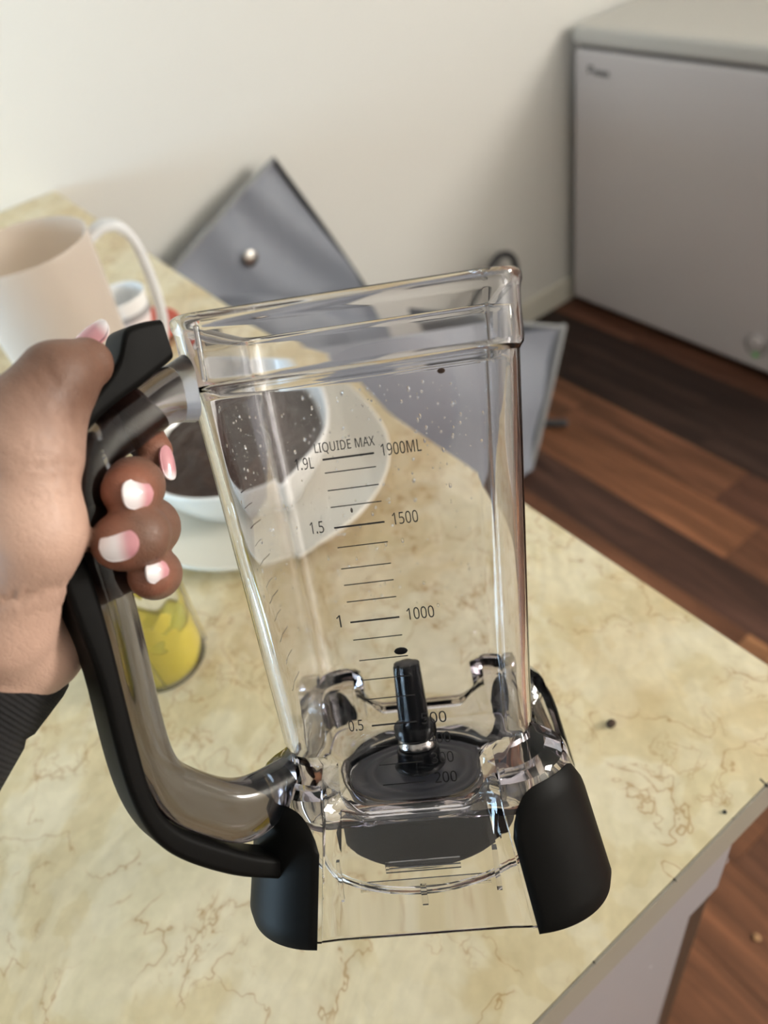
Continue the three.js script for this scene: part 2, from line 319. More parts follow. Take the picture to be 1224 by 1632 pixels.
// ---------------------------------------------------------------- grey bag between worktop and freezer
{
  const g = thing('shopping_bag', 'big grey wipe-clean bag with pale piping and a snap button, slumped between worktop and wall', 'bag', .85, 0, -1.35);
  const O = V(.85, 0, -1.35);
  // a panel: bilinear sheet with folds, given thickness
  function sheet(c, nu, nv, fold, th = .005) {
    const P = c.map((p) => V(...p).sub(O)), rows = [];
    const nrm = V().crossVectors(P[1].clone().sub(P[0]), P[3].clone().sub(P[0])).normalize();
    for (const side of [0, 1]) { const R = []; for (let j = 0; j <= nv; j++) for (let i = 0; i <= nu; i++) {
      const u = i / nu, v = j / nv, a = P[0].clone().lerp(P[1], u), b = P[3].clone().lerp(P[2], u), p = a.lerp(b, v);
      p.addScaledVector(nrm, fold(u, v) + (side ? -th : 0)); R.push(p); } rows.push(R); }
    const pos = [], uv = [], idx = [], n1 = nu + 1, N = n1 * (nv + 1);
    const lu = P[0].distanceTo(P[1]), lv = P[0].distanceTo(P[3]);
    for (const R of rows) R.forEach((p, k) => { pos.push(p.x, p.y, p.z); uv.push((k % n1) / nu * lu, Math.floor(k / n1) / nv * lv); });
    for (let j = 0; j < nv; j++) for (let i = 0; i < nu; i++) { const a = j * n1 + i, b = a + 1, d = a + n1, e = d + 1; idx.push(a, b, d, b, e, d, N + a, N + d, N + b, N + b, N + d, N + e); }
    const edge = (a, b) => idx.push(a, N + a, b, b, N + a, N + b);
    for (let i = 0; i < nu; i++) { edge(i, i + 1); edge(nv * n1 + i + 1, nv * n1 + i); }
    for (let j = 0; j < nv; j++) { edge((j + 1) * n1, j * n1); edge(j * n1 + nu, (j + 1) * n1 + nu); }
    const q = new THREE.BufferGeometry(); q.setAttribute('position', new THREE.Float32BufferAttribute(pos, 3)); q.setAttribute('uv', new THREE.Float32BufferAttribute(uv, 2)); q.setIndex(idx); q.computeVertexNormals(); return q;
  }
  const fA = (u, v) => .012 * Math.sin(u * 9 + v * 3) * v + .010 * Math.sin(v * 7 - u * 4) + .006 * Math.sin(u * 21 + v * 5);
  const fB = (u, v) => .010 * Math.sin(u * 8 + v * 5) + .008 * Math.sin(v * 9 + u * 3);
  const peak = [.800, .824, -1.625], left = [.40, .665, -1.60], midR = [.945, .455, -1.585], bl = [.38, .02, -1.52];
  part('flap', crease(sheet([bl, [1.02, .02, -1.50], midR, left], 24, 24, fA), 60), M.bag, g, 'tall back panel of the bag rising to a point');
  part('flap_tip', crease(sheet([left, midR, peak, [.60, .752, -1.6165]].map((p) => p), 26, 18, (u, v) => .006 * Math.sin(u * 13 + v * 6)), 60), M.bag, g);
  const FR = [1.235, .352, -1.18], FB = [1.075, .012, -1.15];
  part('front_panel', crease(sheet([[.40, .012, -1.12], FB, FR, [.62, .50, -1.33]], 30, 22, fB), 60), M.bag, g);
  part('side_panel', crease(sheet([[.40, .012, -1.12], bl, left, [.62, .50, -1.33]], 16, 16, fB), 60), M.bag, g);
  part('side_panel', crease(sheet([FB, [1.12, .012, -1.50], [1.06, .36, -1.57], FR], 16, 16, fB), 60), M.bag, g);
  const rel = (p) => [p[0] - O.x, p[1] - O.y, p[2] - O.z];
  part('piping', tube([left, [.60, .748, -1.612], [.70, .790, -1.618], peak].map(rel), .006, 30, 8), M.bagTrim, g, 'pale piping along the raised edge');
  part('piping', tube([FB, [1.16, .19, -1.163], FR].map(rel), .0085, 20, 8), M.bagTrim, g, 'pale piping down the front corner');
  part('piping', tube([FR, [1.10, .40, -1.25], [.90, .45, -1.30]].map(rel), .005, 20, 8), M.bagTrim, g);
  part('piping', tube([peak, [.875, .64, -1.605], midR].map(rel), .006, 20, 8), M.bagDark, g, 'dark edge of the raised panel');
  part('snap_button', lathe([[0, .006], [.006, .006], [.009, .004], [.014, .0045], [.018, .002], [.019, 0]], 32).rotateX(Math.PI / 2 * .95), M.steel, g, 'shiny metal snap button').position.set(...rel([.664, .658, -1.588]));
  part('strap', tube([[1.12, .10, -1.52], [1.27, .20, -1.60], [1.39, .285, -1.63], [1.455, .318, -1.635], [1.50, .285, -1.63], [1.46, .15, -1.61], [1.35, .03, -1.57]].map(rel), .011, 40, 8), M.bagDark, g, 'black carrying strap');
  part('strap', tube([[1.13, .02, -1.32], [1.22, .014, -1.27], [1.275, .012, -1.215]].map(rel), .011, 16, 8), M.bagDark, g, 'black strap end lying on the floor');
}
// ---------------------------------------------------------------- things on the worktop
{ // frosted measuring pitcher
  const p = thing('pitcher', 'large frosted pinkish plastic pitcher with a white loop handle, far left on the worktop', 'pitcher', .121, TOP, -.872);
  part('vessel', lathe([[0, .004], [.05, .004], [.056, .008], [.0585, .02], [.0685, .195], [.0695, .2], [.0705, .2], [.0705, .196], [.0603, .018], [.0575, .003], [.05, 0], [0, 0]], 72), M.pitcher, p);
  const pts = [[.0665, .183], [.085, .190], [.102, .184], [.111, .165], [.1135, .13], [.112, .095], [.106, .062], [.092, .040], [.0625, .036]];
  const c = new THREE.CatmullRomCurve3(pts.map((q) => V(q[0], q[1], 0))), rings = [];
  for (let i = 0; i <= 48; i++) {
    const q = c.getPoint(i / 48), tn = c.getTangent(i / 48), nn = V(-tn.y, tn.x, 0), R = [];
    for (let k = 0; k < 20; k++) { const a = k / 20 * Math.PI * 2, ca = Math.cos(a), sa = Math.sin(a); R.push(q.clone().addScaledVector(nn, .0052 * Math.sign(ca) * Math.abs(ca) ** .6).add(V(0, 0, .0125 * Math.sign(sa) * Math.abs(sa) ** .6))); }
    rings.push(R);
  }
  const h = part('handle', loft(rings), M.pitcherHandle, p, 'white loop handle'); h.rotation.y = -.12;
}
{ // white cup on an orange-red saucer behind the pitcher
  const s = thing('saucer', 'orange-red saucer behind the pitcher handle', 'saucer', .222, TOP, -.975, undefined);
  part('dish', lathe([[0, .003], [.03, .003], [.034, .004], [.052, .010], [.056, .0125], [.058, .0125], [.057, .0095], [.036, 0], [0, 0]], 56), M.red, s);
  const c = thing('cup', 'small white cup with a grey band standing on the orange-red saucer', 'cup', .2175, TOP + .0036, -.985);
  part('bowl', lathe([[0, .004], [.02, .004], [.027, .012], [.0315, .03], [.034, .058], [.0352, .059], [.0362, .058], [.0335, .029], [.0285, .009], [.022, 0], [0, 0]], 48), M.whitePlastic, c);
  part('band', lathe([[.0336, .031], [.0352, .031], [.0362, .040], [.0346, .040], [.0336, .031]], 48), M.greyBand, c, 'grey band round the cup');
}
tag(part('jar_lid', lathe([[0, .0], [.019, 0], [.0205, .002], [.0205, .011], [.0185, .0135], [.016, .0125], [0, .0125]], 40), M.smokyLid), 'small dark round jar lid lying on the worktop, seen through the jug collar', 'lid').position.set(.287, TOP, -.905);
{
  const b = thing('carton', 'small dark blue carton at the left edge of the picture behind the thumb', 'carton', -.005, TOP, -1.03);
  part('box_body', box(-.05, .05, 0, .016, -.03, .03, .003), M.blue, b);
  part('lid_flap', box(-.049, .049, .0155, .0175, -.029, .0285, .0008), M.blue, b);
}
{ // plate, bowl, dark food
  const pl = thing('plate', 'wide cream plate under the food bowl', 'plate', .188, TOP, -.59);
  part('dish', lathe([[0, .004], [.08, .004], [.098, .008], [.122, .017], [.1245, .0185], [.127, .018], [.1265, .0145], [.102, .004], [.084, 0], [0, 0]], 80), M.plate, pl).scale.set(1.06, 1, 1.06);
  const b = thing('bowl', 'round white bowl standing on the cream plate, holding dark food', 'bowl', .178, TOP + .0042, -.592);
  part('vessel', lathe([[0, .005], [.045, .005], [.07, .018], [.088, .042], [.095, .062], [.0965, .0635], [.099, .0635], [.1, .061], [.0935, .041], [.076, .015], [.05, 0], [0, 0]], 80), M.porcelain, b).scale.set(.945, 1.02, .945);
  const f = new THREE.SphereGeometry(.0895, 96, 48, 0, Math.PI * 2, 0, Math.PI / 2), P = f.attributes.position;
  for (let i = 0; i < P.count; i++) {
    const x = P.getX(i), z = P.getZ(i), q = 1 - Math.min(1, Math.hypot(x, z) / .0895);
    P.setY(i, .046 + .012 * Math.sqrt(Math.max(0, q)) + q * 0 + .011 * (fbm(x * 4 + .5, z * 4 + .5, 12, 12, 3, 7) - .5));
  }
  const bottom = new THREE.CircleGeometry(.0892, 64).rotateX(Math.PI / 2).translate(0, .044, 0);
  f.computeVertexNormals();
  const food = part('food', mergeGeometries([f.toNonIndexed(), bottom.toNonIndexed()]), M.food); food.position.set(.178, TOP + .0042, -.592); food.scale.set(.945, 1.02, .945);
  tag(food, 'dark brown stewed food filling the white bowl', 'food'); food.userData.kind = 'stuff';
}
{ // cup of yellow paste
  const c = thing('clear_cup', 'clear plastic cup smeared with yellow puree behind the jug handle', 'cup', .0165, TOP, -.457);
  const R = (y) => .0355 + y * .05;
  part('vessel', lathe([[0, .003], [.030, .003], [.0335, .006], [R(.02) - .0018, .02], [R(.125) - .0018, .125], [R(.126), .1262], [R(.125) + .0002, .125], [R(.02), .02], [.0355, .004], [.033, .0005], [.03, 0], [0, 0]], 64), phys({ color: 0xffffff, roughness: .05, transmission: 1, thickness: .002, ior: 1.5 }), c);
  for (let k = 0; k < 4; k++) { const a = k * Math.PI / 2 + .35; const g = new THREE.CylinderGeometry(.0012, .0012, .11, 8).rotateZ(-.05).translate(R(.06) + .0006, .062, 0).rotateY(-a); part('rib', g, phys({ color: 0xffffff, roughness: .05, transmission: 1, thickness: .002, ior: 1.5 }), c); }
  // the puree: solid below, a ragged film on the wall above
  const rings = [], N = 72; const top = (a) => .040 + .013 * Math.sin(a + .4) + .007 * Math.sin(3 * a + 1) + .004 * Math.sin(7 * a);
  rings.push(Array.from({ length: N }, (_, i) => { const a = i / N * Math.PI * 2; return V(Math.cos(a) * .0305, .0034, Math.sin(a) * .0305); }));
  rings.push(Array.from({ length: N }, (_, i) => { const a = i / N * Math.PI * 2; return V(Math.cos(a) * (R(.01) - .0026), .0085, Math.sin(a) * (R(.01) - .0026)); }));
  rings.push(Array.from({ length: N }, (_, i) => { const a = i / N * Math.PI * 2, y = top(a), r = R(y) - .0022; return V(Math.cos(a) * r, y, Math.sin(a) * r); }));
  rings.push(Array.from({ length: N }, (_, i) => { const a = i / N * Math.PI * 2, y = top(a) - .003, r = R(y) - .006; return V(Math.cos(a) * r, y, Math.sin(a) * r); }));
  rings.push(Array.from({ length: N }, (_, i) => { const a = i / N * Math.PI * 2; return V(Math.cos(a) * .015, .02, Math.sin(a) * .015); }));
  const pu = part('puree', loft(rings), M.yellow); pu.position.copy(c.position); tag(pu, 'yellow puree filling the bottom of the clear cup', 'food'); pu.userData.kind = 'stuff';
  const film = [];
  for (let k = 0; k < 46; k++) {
    const a0 = rnd() * Math.PI * 2, y0 = .048 + rnd() * rnd() * .07, w = .07 + rnd() * .22, h = .003 + rnd() * .010, n = 14, out = [], inn = [];
    for (let i = 0; i < n; i++) { const t = i / n * Math.PI * 2, q = .75 + .35 * rnd(), a = a0 + Math.cos(t) * w * q, y = y0 + Math.sin(t) * h * q, r = R(y) - .0022; out.push(V(Math.cos(a) * r, y, Math.sin(a) * r)); inn.push(V(Math.cos(a) * (r - .0007), y, Math.sin(a) * (r - .0007))); }
    film.push(loft([out, inn]));
  }
  part('smear', mergeGeometries(film), M.yellow, pu).userData.kind = 'stuff';
}

// ---------------------------------------------------------------- the blender jug
const JP = V(.1559, 1.2311, -.2725);
const JR = new THREE.Matrix4().set(.8084, .3425, -.4788, 0, -.0100, .8212, .5705, 0, .5886, -.4564, .6673, 0, 0, 0, 0, 1);
const jug = thing('blender_jug', 'clear plastic blender jug with black handle grip and corner feet, held tilted above the worktop', 'blender jug', JP.x, JP.y, JP.z);
jug.quaternion.setFromRotationMatrix(JR);
const bodyHW = (y) => .064 - .0714 * (-.0283 - y);
const lerpTab = (t, y) => { for (let i = 1; i < t.length; i++) if (y >= t[i][0]) { const k = (y - t[i - 1][0]) / (t[i][0] - t[i - 1][0]); return t[i - 1][1] + k * (t[i][1] - t[i - 1][1]); } return t[t.length - 1][1]; };
const cornerHW = (y) => lerpTab([[-.19, .0640], [-.1955, .0662], [-.202, .0678], [-.206, .0688], [-.2515, .0772], [-.27, .0806]], y);
const panelP = (y) => lerpTab([[-.19, .0352], [-.21, .0362], [-.2515, .0422], [-.27, .045]], y);
{
  const NP = 24, NC = 12;
  // one ring: flat panels at zp (height yp) between +-p, corners an arc from (p, hc) to (hc, p) at height yc
  function ring({ y, hw, r, p = hw - r, zp = hw, yp = y, hc = hw, yc = y }) {
    const out = [];
    for (let s = 0; s < 4; s++) {
      const c = Math.round(Math.cos(s * Math.PI / 2)), d = Math.round(Math.sin(s * Math.PI / 2));
      const add = (x, yy, z) => out.push(V(x * c + z * d, yy, -x * d + z * c));
      for (let i = 0; i <= NP; i++) { const t = 2 * i / NP - 1, k = sstep(.55, 1, Math.abs(t)), kz = sstep(.8, 1, Math.abs(t)); add(p * t, yp + (yc - yp) * k, zp + (hc - zp) * kz * .6); }
      for (let i = 0; i <= NC; i++) { const a = i / NC * Math.PI / 2; add(p + (hc - p) * Math.sin(a), yc, p + (hc - p) * Math.cos(a)); }
    }
    return out;
  }
  const R = [];
  const T = .0031;
  R.push(ring({ y: -.2228, hw: .006, r: .0059 }), ring({ y: -.2228, hw: .0350, r: .0348 }), ring({ y: -.2222, hw: .0362, r: .036 }), ring({ y: -.2205, hw: .0367, r: .0364 }), ring({ y: -.2178, hw: .0372, r: .0368 }), ring({ y: -.2170, hw: .0382, r: .036 }), ring({ y: -.2166, hw: .0445, r: .0125 }), ring({ y: -.2158, hw: .0466, r: .0105 }), ring({ y: -.2140, hw: bodyHW(-.214) - T, r: .0105 }));
  for (let i = 0; i <= 10; i++) { const y = -.208 + (.208 - .0305) * i / 10; R.push(ring({ y, hw: bodyHW(y) - T, r: .0105 })); }
  R.push(ring({ y: -.0285, hw: .0610, r: .0108 }), ring({ y: -.0272, hw: .0619, r: .011 }), ring({ y: -.0264, hw: .0628, r: .0115 }), ring({ y: -.0245, hw: .0631, r: .012 }), ring({ y: -.012, hw: .0638, r: .0125 }), ring({ y: -.0028, hw: .0645, r: .013 }), ring({ y: -.0008, hw: .0650, r: .0134 }), ring({ y: 0, hw: .0658, r: .014 }));
  R.push(ring({ y: -.0006, hw: .0668, r: .0148 }), ring({ y: -.0018, hw: .0674, r: .015 }), ring({ y: -.0042, hw: .0674, r: .015 }), ring({ y: -.0056, hw: .0668, r: .0146 }), ring({ y: -.0075, hw: .0664, r: .0144 }), ring({ y: -.016, hw: .0660, r: .014 }), ring({ y: -.0245, hw: .0660, r: .014 }), ring({ y: -.0268, hw: .0656, r: .0138 }), ring({ y: -.0282, hw: .0645, r: .0132 }), ring({ y: -.0292, hw: .0639, r: .013 }));
  for (let i = 0; i <= 10; i++) { const y = -.033 - (.180 - .033) * i / 10; R.push(ring({ y, hw: bodyHW(y), r: .0128 })); }
  const S = (zp, yp, hc, yc) => R.push(ring({ p: panelP(Math.min(yp, yc)), zp, yp, hc, yc }));
  R.push(ring({ p: .0375, zp: bodyHW(-.184), yp: -.184, hc: bodyHW(-.184), yc: -.184 }));
  S(.0526, -.1880, .0555, -.1868); S(.0525, -.1930, .0605, -.1895); S(.0524, -.2000, .0645, -.1925); S(.0523, -.2060, .0664, -.1955); S(.0527, -.2076, .0672, -.1985); S(.0560, -.2083, .0678, -.2020); S(.0588, -.2087, .0683, -.2040); S(.0596, -.2098, .0688, -.2060);
  for (const k of [.25, .5, .75, 1]) S(.0597 + k * .0166, -.2102 - k * .0407, .0689 + k * .0082, -.2066 - k * .0443);
  S(.0759, -.2515, .0768, -.2515); S(.0742, -.2515, .0750, -.2515); S(.0735, -.2508, .0743, -.2508);
  for (const k of [.66, .33]) S(.0574 + k * .0160, -.2125 - k * .038, .0664 + k * .0078, -.2085 - k * .042);
  S(.0572, -.2120, .0662, -.2075); S(.0560, -.2112, .0646, -.2030); S(.0540, -.2112, .0620, -.1985); S(.0527, -.2120, .0556, -.1965);
  R.push(ring({ y: -.2155, hw: .0518, r: .014 }), ring({ y: -.2180, hw: .0510, r: .0138 }), ring({ y: -.2190, hw: .0480, r: .0138 }), ring({ y: -.2193, hw: .0402, r: .039 }), ring({ y: -.2205, hw: .0390, r: .0387 }), ring({ y: -.2240, hw: .0385, r: .0382 }), ring({ y: -.2248, hw: .0375, r: .0372 }), ring({ y: -.2248, hw: .006, r: .0059 }));
  part('body', crease(loft(R), 32), M.clear, jug, 'clear square body with flared base');
}
{ // collar rib and catch
  part('collar_rib', box(-.0545, -.0525, -.0255, -.0048, .0659, .0682, .0008), M.clear, jug);
}
// corner feet: black shells over the flared corners
const foot = [];
{
  const NU = 28, NV = 14;
  for (let s = 0; s < 4; s++) {
    const rings = [];
    for (let v = 0; v <= NV; v++) {
      const out = [], inn = [];
      for (let u = 0; u <= NU; u++) {
        const w = 2 * u / NU - 1, ytop = -.1985 - .017 * Math.abs(w) ** 5 - .001 * w * w, y = ytop + ((s === 2 ? -.222 : -.2532) - ytop) * (v / NV);
        const p = panelP(y), hc = cornerHW(y), bev = (v === 0 || v === NV) ? .0007 : .0021, a = (.03 + .94 * u / NU) * Math.PI / 2, rr = hc - p;
        // slide a little along the flats first so that the shell wraps the flat sides too
        const ro = rr + ((u === 0 || u === NU) ? .0008 : bev), ri = rr + .00035;
        out.push(V(p + ro * Math.sin(a), y, p + ro * Math.cos(a))); inn.push(V(p + ri * Math.sin(a), y, p + ri * Math.cos(a)));
      }
      rings.push(out.concat(inn.reverse()));
    }
    const g = loft(rings).rotateY(s * Math.PI / 2);
    foot.push(part('corner_foot', crease(g, 50), M.black, jug, 'black corner foot'));
  }
}
{ // black coupling drum under the floor and the clear base ring with its drive slot
  part('coupling', crease(lathe([[0, -.2252], [.0380, -.2252], [.0389, -.2244], [.0394, -.2206], [.0402, -.2198], [.0414, -.2196], [.0420, -.2204], [.0420, -.2440], [.0408, -.2455], [.0340, -.2455], [.0335, -.2430], [0, -.2430]].reverse(), 72), 40), M.coupling, jug, 'dark coupling drum below the floor');
  part('base_ring', crease(lathe([[.0570, -.2432], [.0590, -.2430], [.0598, -.2438], [.0598, -.2448], [.0590, -.2454], [.0570, -.2452], [.0570, -.2432]], 72), 35), M.clear, jug);
  const slot = [box(-.016, .016, -.2365, -.2350, .0505, .052), box(-.016, .016, -.2395, -.2380, .0505, .052), box(-.016, -.0145, -.2380, -.2365, .0505, .052), box(-.0012, .0012, -.2480, -.2396, .0605, .0620), box(.030, .0325, -.248, -.230, .052, .056), box(-.036, -.0345, -.248, -.230, .054, .056)];
  slot.push(box(-.028, .028, -.2478, -.2466, .046, .0515)); for (const s of slot) part('base_rib', s, M.clear, jug);
}
{ // spindle on its dark gasket disc
  part('gasket_disc', lathe([[0, -.2260], [.0335, -.2260], [.0345, -.2254], [.0340, -.2243], [.031, -.2240], [.0305, -.2246], [.0275, -.2246], [.027, -.2236], [.024, -.2233], [.0235, -.2240], [.021, -.2240], [.0205, -.2229], [.016, -.2222], [0, -.2222]].reverse(), 72), M.disc, jug, 'dark round gasket with concentric ridges').position.y = .0033;
  part('spindle_base', lathe([[0, -.2221], [.0205, -.2221], [.0185, -.2205], [.0130, -.2195], [.0108, -.2175], [.0102, -.209], [.0098, -.2082], [0, -.2082]].reverse(), 48), M.blackGloss, jug);
  part('spindle_washer', lathe([[0, -.2081], [.0089, -.2081], [.0092, -.2072], [.0092, -.2052], [.0085, -.2045], [.0085, -.2038], [.0080, -.2024], [0, -.2024]].reverse(), 48), M.steel, jug, 'bright metal washer');
  const rings = [];
  for (const [y, r] of [[-.2022, .0088], [-.2012, .0102], [-.1968, .0102], [-.1960, .0096], [-.1955, .0079], [-.1905, .0078], [-.1700, .0070], [-.1664, .0068], [-.1657, .0060], [-.1655, .003]])
    rings.push(Array.from({ length: 48 }, (_, i) => { const a = i / 48 * Math.PI * 2, q = 1 - (r < .0088 ? .055 * (1 + Math.cos(6 * a)) : 0); return V(Math.cos(a) * r * q, y, Math.sin(a) * r * q); }));
  part('spindle', crease(loft(rings), 40), M.blackGloss, jug, 'tall black drive spindle');
  part('spindle_drip', new THREE.TorusGeometry(.0028, .0008, 8, 20, Math.PI).rotateX(-.5).rotateZ(Math.PI).translate(-.0008, -.1675, .0066), M.water, jug);
}
// the handle, drawn in the plane through the front left corner: r outwards, y up, n across
const ER = V(-Math.SQRT1_2, 0, Math.SQRT1_2), EN = V(Math.SQRT1_2, 0, Math.SQRT1_2);
const hd = (r, y, n) => V(0, y / 1000, 0).addScaledVector(ER, r / 1000).addScaledVector(EN, n / 1000);
{
  const O = [[98, -2], [103, -2.3], [108, -3.3], [112.5, -4.7], [114.5, -13], [121, -21], [131, -29], [141, -40], [147, -54], [150, -70], [149, -88], [146.5, -105], [143.7, -120], [143.1, -138.6], [142.5, -153.5], [140.4, -173], [134.8, -188.6], [127.7, -198], [118.7, -206.7], [106.6, -216.7], [98, -222], [88, -228], [80, -233]];
  const S = [[95.5, -16], [98, -17.8], [102, -20], [107, -23], [112, -25.7], [118.4, -29.1], [127, -34.5], [134, -40.5], [139, -52], [141, -68], [138.5, -88], [136.9, -107], [136.2, -122], [135.5, -139], [134.5, -155], [133, -173], [128, -184], [122, -191.2], [111.7, -200.4], [99.6, -210.7], [91, -216.5], [83, -221], [76, -226]];
  const I = [[88, -40], [92, -39.5], [97, -39.2], [101, -41.3], [105.5, -43.5], [110, -45.8], [117.6, -48.3], [122.4, -52], [125.8, -58], [127.2, -68], [126.3, -83], [124.2, -100], [123.5, -118], [123.1, -135], [122.2, -153], [119.7, -162.2], [115, -168], [110, -172.5], [101, -180], [91, -184.6], [72, -184]];
  const curve = (t) => new THREE.CatmullRomCurve3(t.map((p) => V(p[0], p[1], 0)), false, 'centripetal');
  function sample(t, n) { const c = curve(t); let q = Array.from({ length: n + 1 }, (_, i) => c.getPoint(i / n)); for (let k = 0; k < 12; k++) q = q.map((p, i) => (i && i < n ? p.clone().multiplyScalar(2).add(q[i - 1]).add(q[i + 1]).multiplyScalar(.25) : p)); return q; }
  function bar(A, B, wa, wb, exp, n, off = 0) {
    const a = sample(A, n), b = sample(B, n), rings = [];
    for (let i = 0; i <= n; i++) {
      const m = a[i].clone().add(b[i]).multiplyScalar(.5), h = a[i].clone().sub(b[i]).multiplyScalar(.5), R = [];
      const hl = h.length();
      const rr = Math.min(exp, hl * .8), hx = hl - off, q = [];
      for (const [sx, sy, a0] of [[1, 1, 0], [-1, 1, 1], [-1, -1, 2], [1, -1, 3]]) for (let j = 0; j <= 6; j++) { const t = (a0 + j / 6) * Math.PI / 2; q.push([sx * (hx - rr) + rr * Math.cos(t), sy, rr * Math.sin(t)]); }
      for (const [xx, sy, dn] of q) { const c = xx / hl, w = wa + (wb - wa) * (c * .5 + .5); R.push(hd(m.x + h.x * c, m.y + h.y * c, sy * (w - rr) + dn)); }
      rings.push(R);
    }
    return loft(rings);
  }
  part('handle_grip', crease(bar(S, O, 9.5, 9, 2.6, 120), 40), M.black, jug, 'matt black outer handle grip');
  const S2 = S.slice(0, 21), I2 = I; S2[0] = [88, -14]; S2[1] = [94, -17]; S2[19] = [97, -211]; S2[20] = [80.5, -206];
  part('handle_core', crease(bar(I2, S2, 8, 9.2, 7.6, 120, .25), 50), M.clearHandle, jug, 'cloudy clear inner side of the handle');
}
{ // printed scale
  const font = await new FontLoader().loadAsync('fonts/droid/droid_sans_regular.typeface.json');
  const fz = (x, y) => bodyHW(y) + .00012, gs = [];
  const bend = (g) => { const p = g.attributes.position; for (let i = 0; i < p.count; i++) { const x = p.getX(i) / 1000, y = p.getY(i) / 1000; p.setXYZ(i, x, y, fz(x, y) + (p.getZ(i) > 0 ? .00006 : 0)); } return g; };
  function bar(x0, x1, y0, y1, h) { const g = new THREE.BoxGeometry(x1 - x0, h, .1); g.translate((x0 + x1) / 2, (y0 + y1) / 2, .0); return bend(g.toNonIndexed()); }
  const thick = [-60.4, -87.3, -126.4, -172];
  for (const y of [-60.4, -65.6, -72.5, -79.1, -87.3, -95.3, -104, -110.8, -117.8, -126.4, -134, -143, -151.6, -160.2, -172, -181.6, -190.2, -199.4]) {
    const big = thick.includes(y), x0 = y < -140 ? -13.6 + (y + 140) * -.028 : -15.2 + (y + 60) * -.008;
    gs.push(bar(x0, y < -170 ? 6 : x0 + 19.8, y, y, big ? .72 : .42));
  }
  function text(s, x0, x1, yb, cap) {
    const shapes = font.generateShapes(s, cap / .72), g = new THREE.ExtrudeGeometry(shapes, { depth: .1, bevelEnabled: false, curveSegments: 6 });
    g.computeBoundingBox(); const b = g.boundingBox; g.translate(-b.min.x, 0, -.05); g.scale((x1 - x0) / (b.max.x - b.min.x), 1, 1); g.translate(x0, yb, 0);
    g.deleteAttribute('uv'); const q = bend(g.index ? g.toNonIndexed() : g); return q;
  }
  const ts = [text('LIQUIDE MAX', -17.6, 5.4, -57.5, 2.6), text('1.9L', -26, -18.9, -63.2, 3.2), text('1900ML', 7.4, 22.6, -61.9, 3.3), text('1.5', -24.3, -19.0, -88.6, 3.4), text('1500', 7.9, 17.8, -88.9, 3.4), text('1', -20, -18.3, -128, 3.7), text('1000', 8.2, 19.0, -128, 3.5), text('0.5', -22.2, -16.2, -173.6, 3.5), text('500', 7.9, 18.2, -173.4, 3.5), text('400', 9.6, 18.7, -182.6, 3.5), text('300', 9.8, 18.9, -191.6, 3.5), text('200', 10, 19.2, -200.6, 3.5)];
  const all = mergeGeometries(gs.concat(ts).map((g) => { const q = new THREE.BufferGeometry(); q.setAttribute('position', g.attributes.position); return q; })); all.computeVertexNormals();
  part('printed_scale', all, M.ink, jug, 'black printed litre scale');
  // second scale on the left wall, its figures too small to read
  const ls = [];
  for (const [y, z0, z1, h] of [[-57.2, 16, 31, .5], [-72.1, 5, 31, .6], [-79, 12, 31, .4], [-88.2, 4, 29, .6], [-96.2, 12, 29, .4], [-105, 2, 29, .6], [-115.3, 8, 27, .4], [-122.5, 3, 28, .6], [-131, 7, 27, .4], [-141, 1, 26, .6], [-151.8, 4, 25, .4], [-164.4, 0, 25.5, .6], [-179, -4, 19, .4], [-194, 4, 17, .4]]) {
    const g = new THREE.BoxGeometry(.08, h, z1 - z0).translate(0, y, (z0 + z1) / 2); const p = g.attributes.position;
    for (let i = 0; i < p.count; i++) p.setXYZ(i, -bodyHW(p.getY(i) / 1000) - .0001 + p.getX(i) / 1000, p.getY(i) / 1000, p.getZ(i) / 1000);
    ls.push(g);
  }
  part('printed_scale', mergeGeometries(ls), M.ink, jug, 'second black scale on the left wall');
}
{ // droplets and specks left inside the jug
  const drops = [], sph = new THREE.SphereGeometry(1, 8, 6);
  for (let i = 0; i < 330; i++) {
    const side = rnd() < .62 ? 0 : 1; let x, y, z; const r = .0002 + .0006 * rnd() ** 3;
    y = -.036 - (rnd() ** 1.6) * .12;
    const w = bodyHW(y) - .0033;
    if (side === 0) { x = (rnd() * 2 - 1) * (w - .012); z = -w; drops.push(sph.clone().scale(r, r * (1 + rnd()), r * .5).translate(x, y, z + r * .1)); }
    else { z = (rnd() * 2 - 1) * (w - .012); x = -w; drops.push(sph.clone().scale(r * .5, r * (1 + rnd()), r).translate(x + r * .1, y, z)); }
  }
  for (let i = 0; i < 150; i++) { const y = -.04 - rnd() ** 1.5 * .09, w = bodyHW(y) - .0033, r = .00018 + .0004 * rnd() ** 3; drops.push(sph.clone().scale(r, r * (1 + rnd()), r * .5).translate((rnd() * 2 - 1) * (w - .011), y, w - r * .1)); }
  part('droplets', mergeGeometries(drops), M.water, jug, 'water droplets clinging inside').userData.kind = 'stuff';
  part('food_speck', new THREE.IcosahedronGeometry(.0013, 1).scale(1.2, .8, .4).translate(.0335, -.0335, .0602), M.darkBit, jug, 'dark speck');
  part('food_speck', new THREE.IcosahedronGeometry(.0007, 1).scale(.7, 1.5, .5).translate(-.0075, -.0815, .0568), M.darkBit, jug);
  part('food_speck', new THREE.IcosahedronGeometry(.0022, 1).scale(1.3, .7, .4).translate(.0035, -.1415, .0525), M.blackBit, jug, 'dark speck');
}
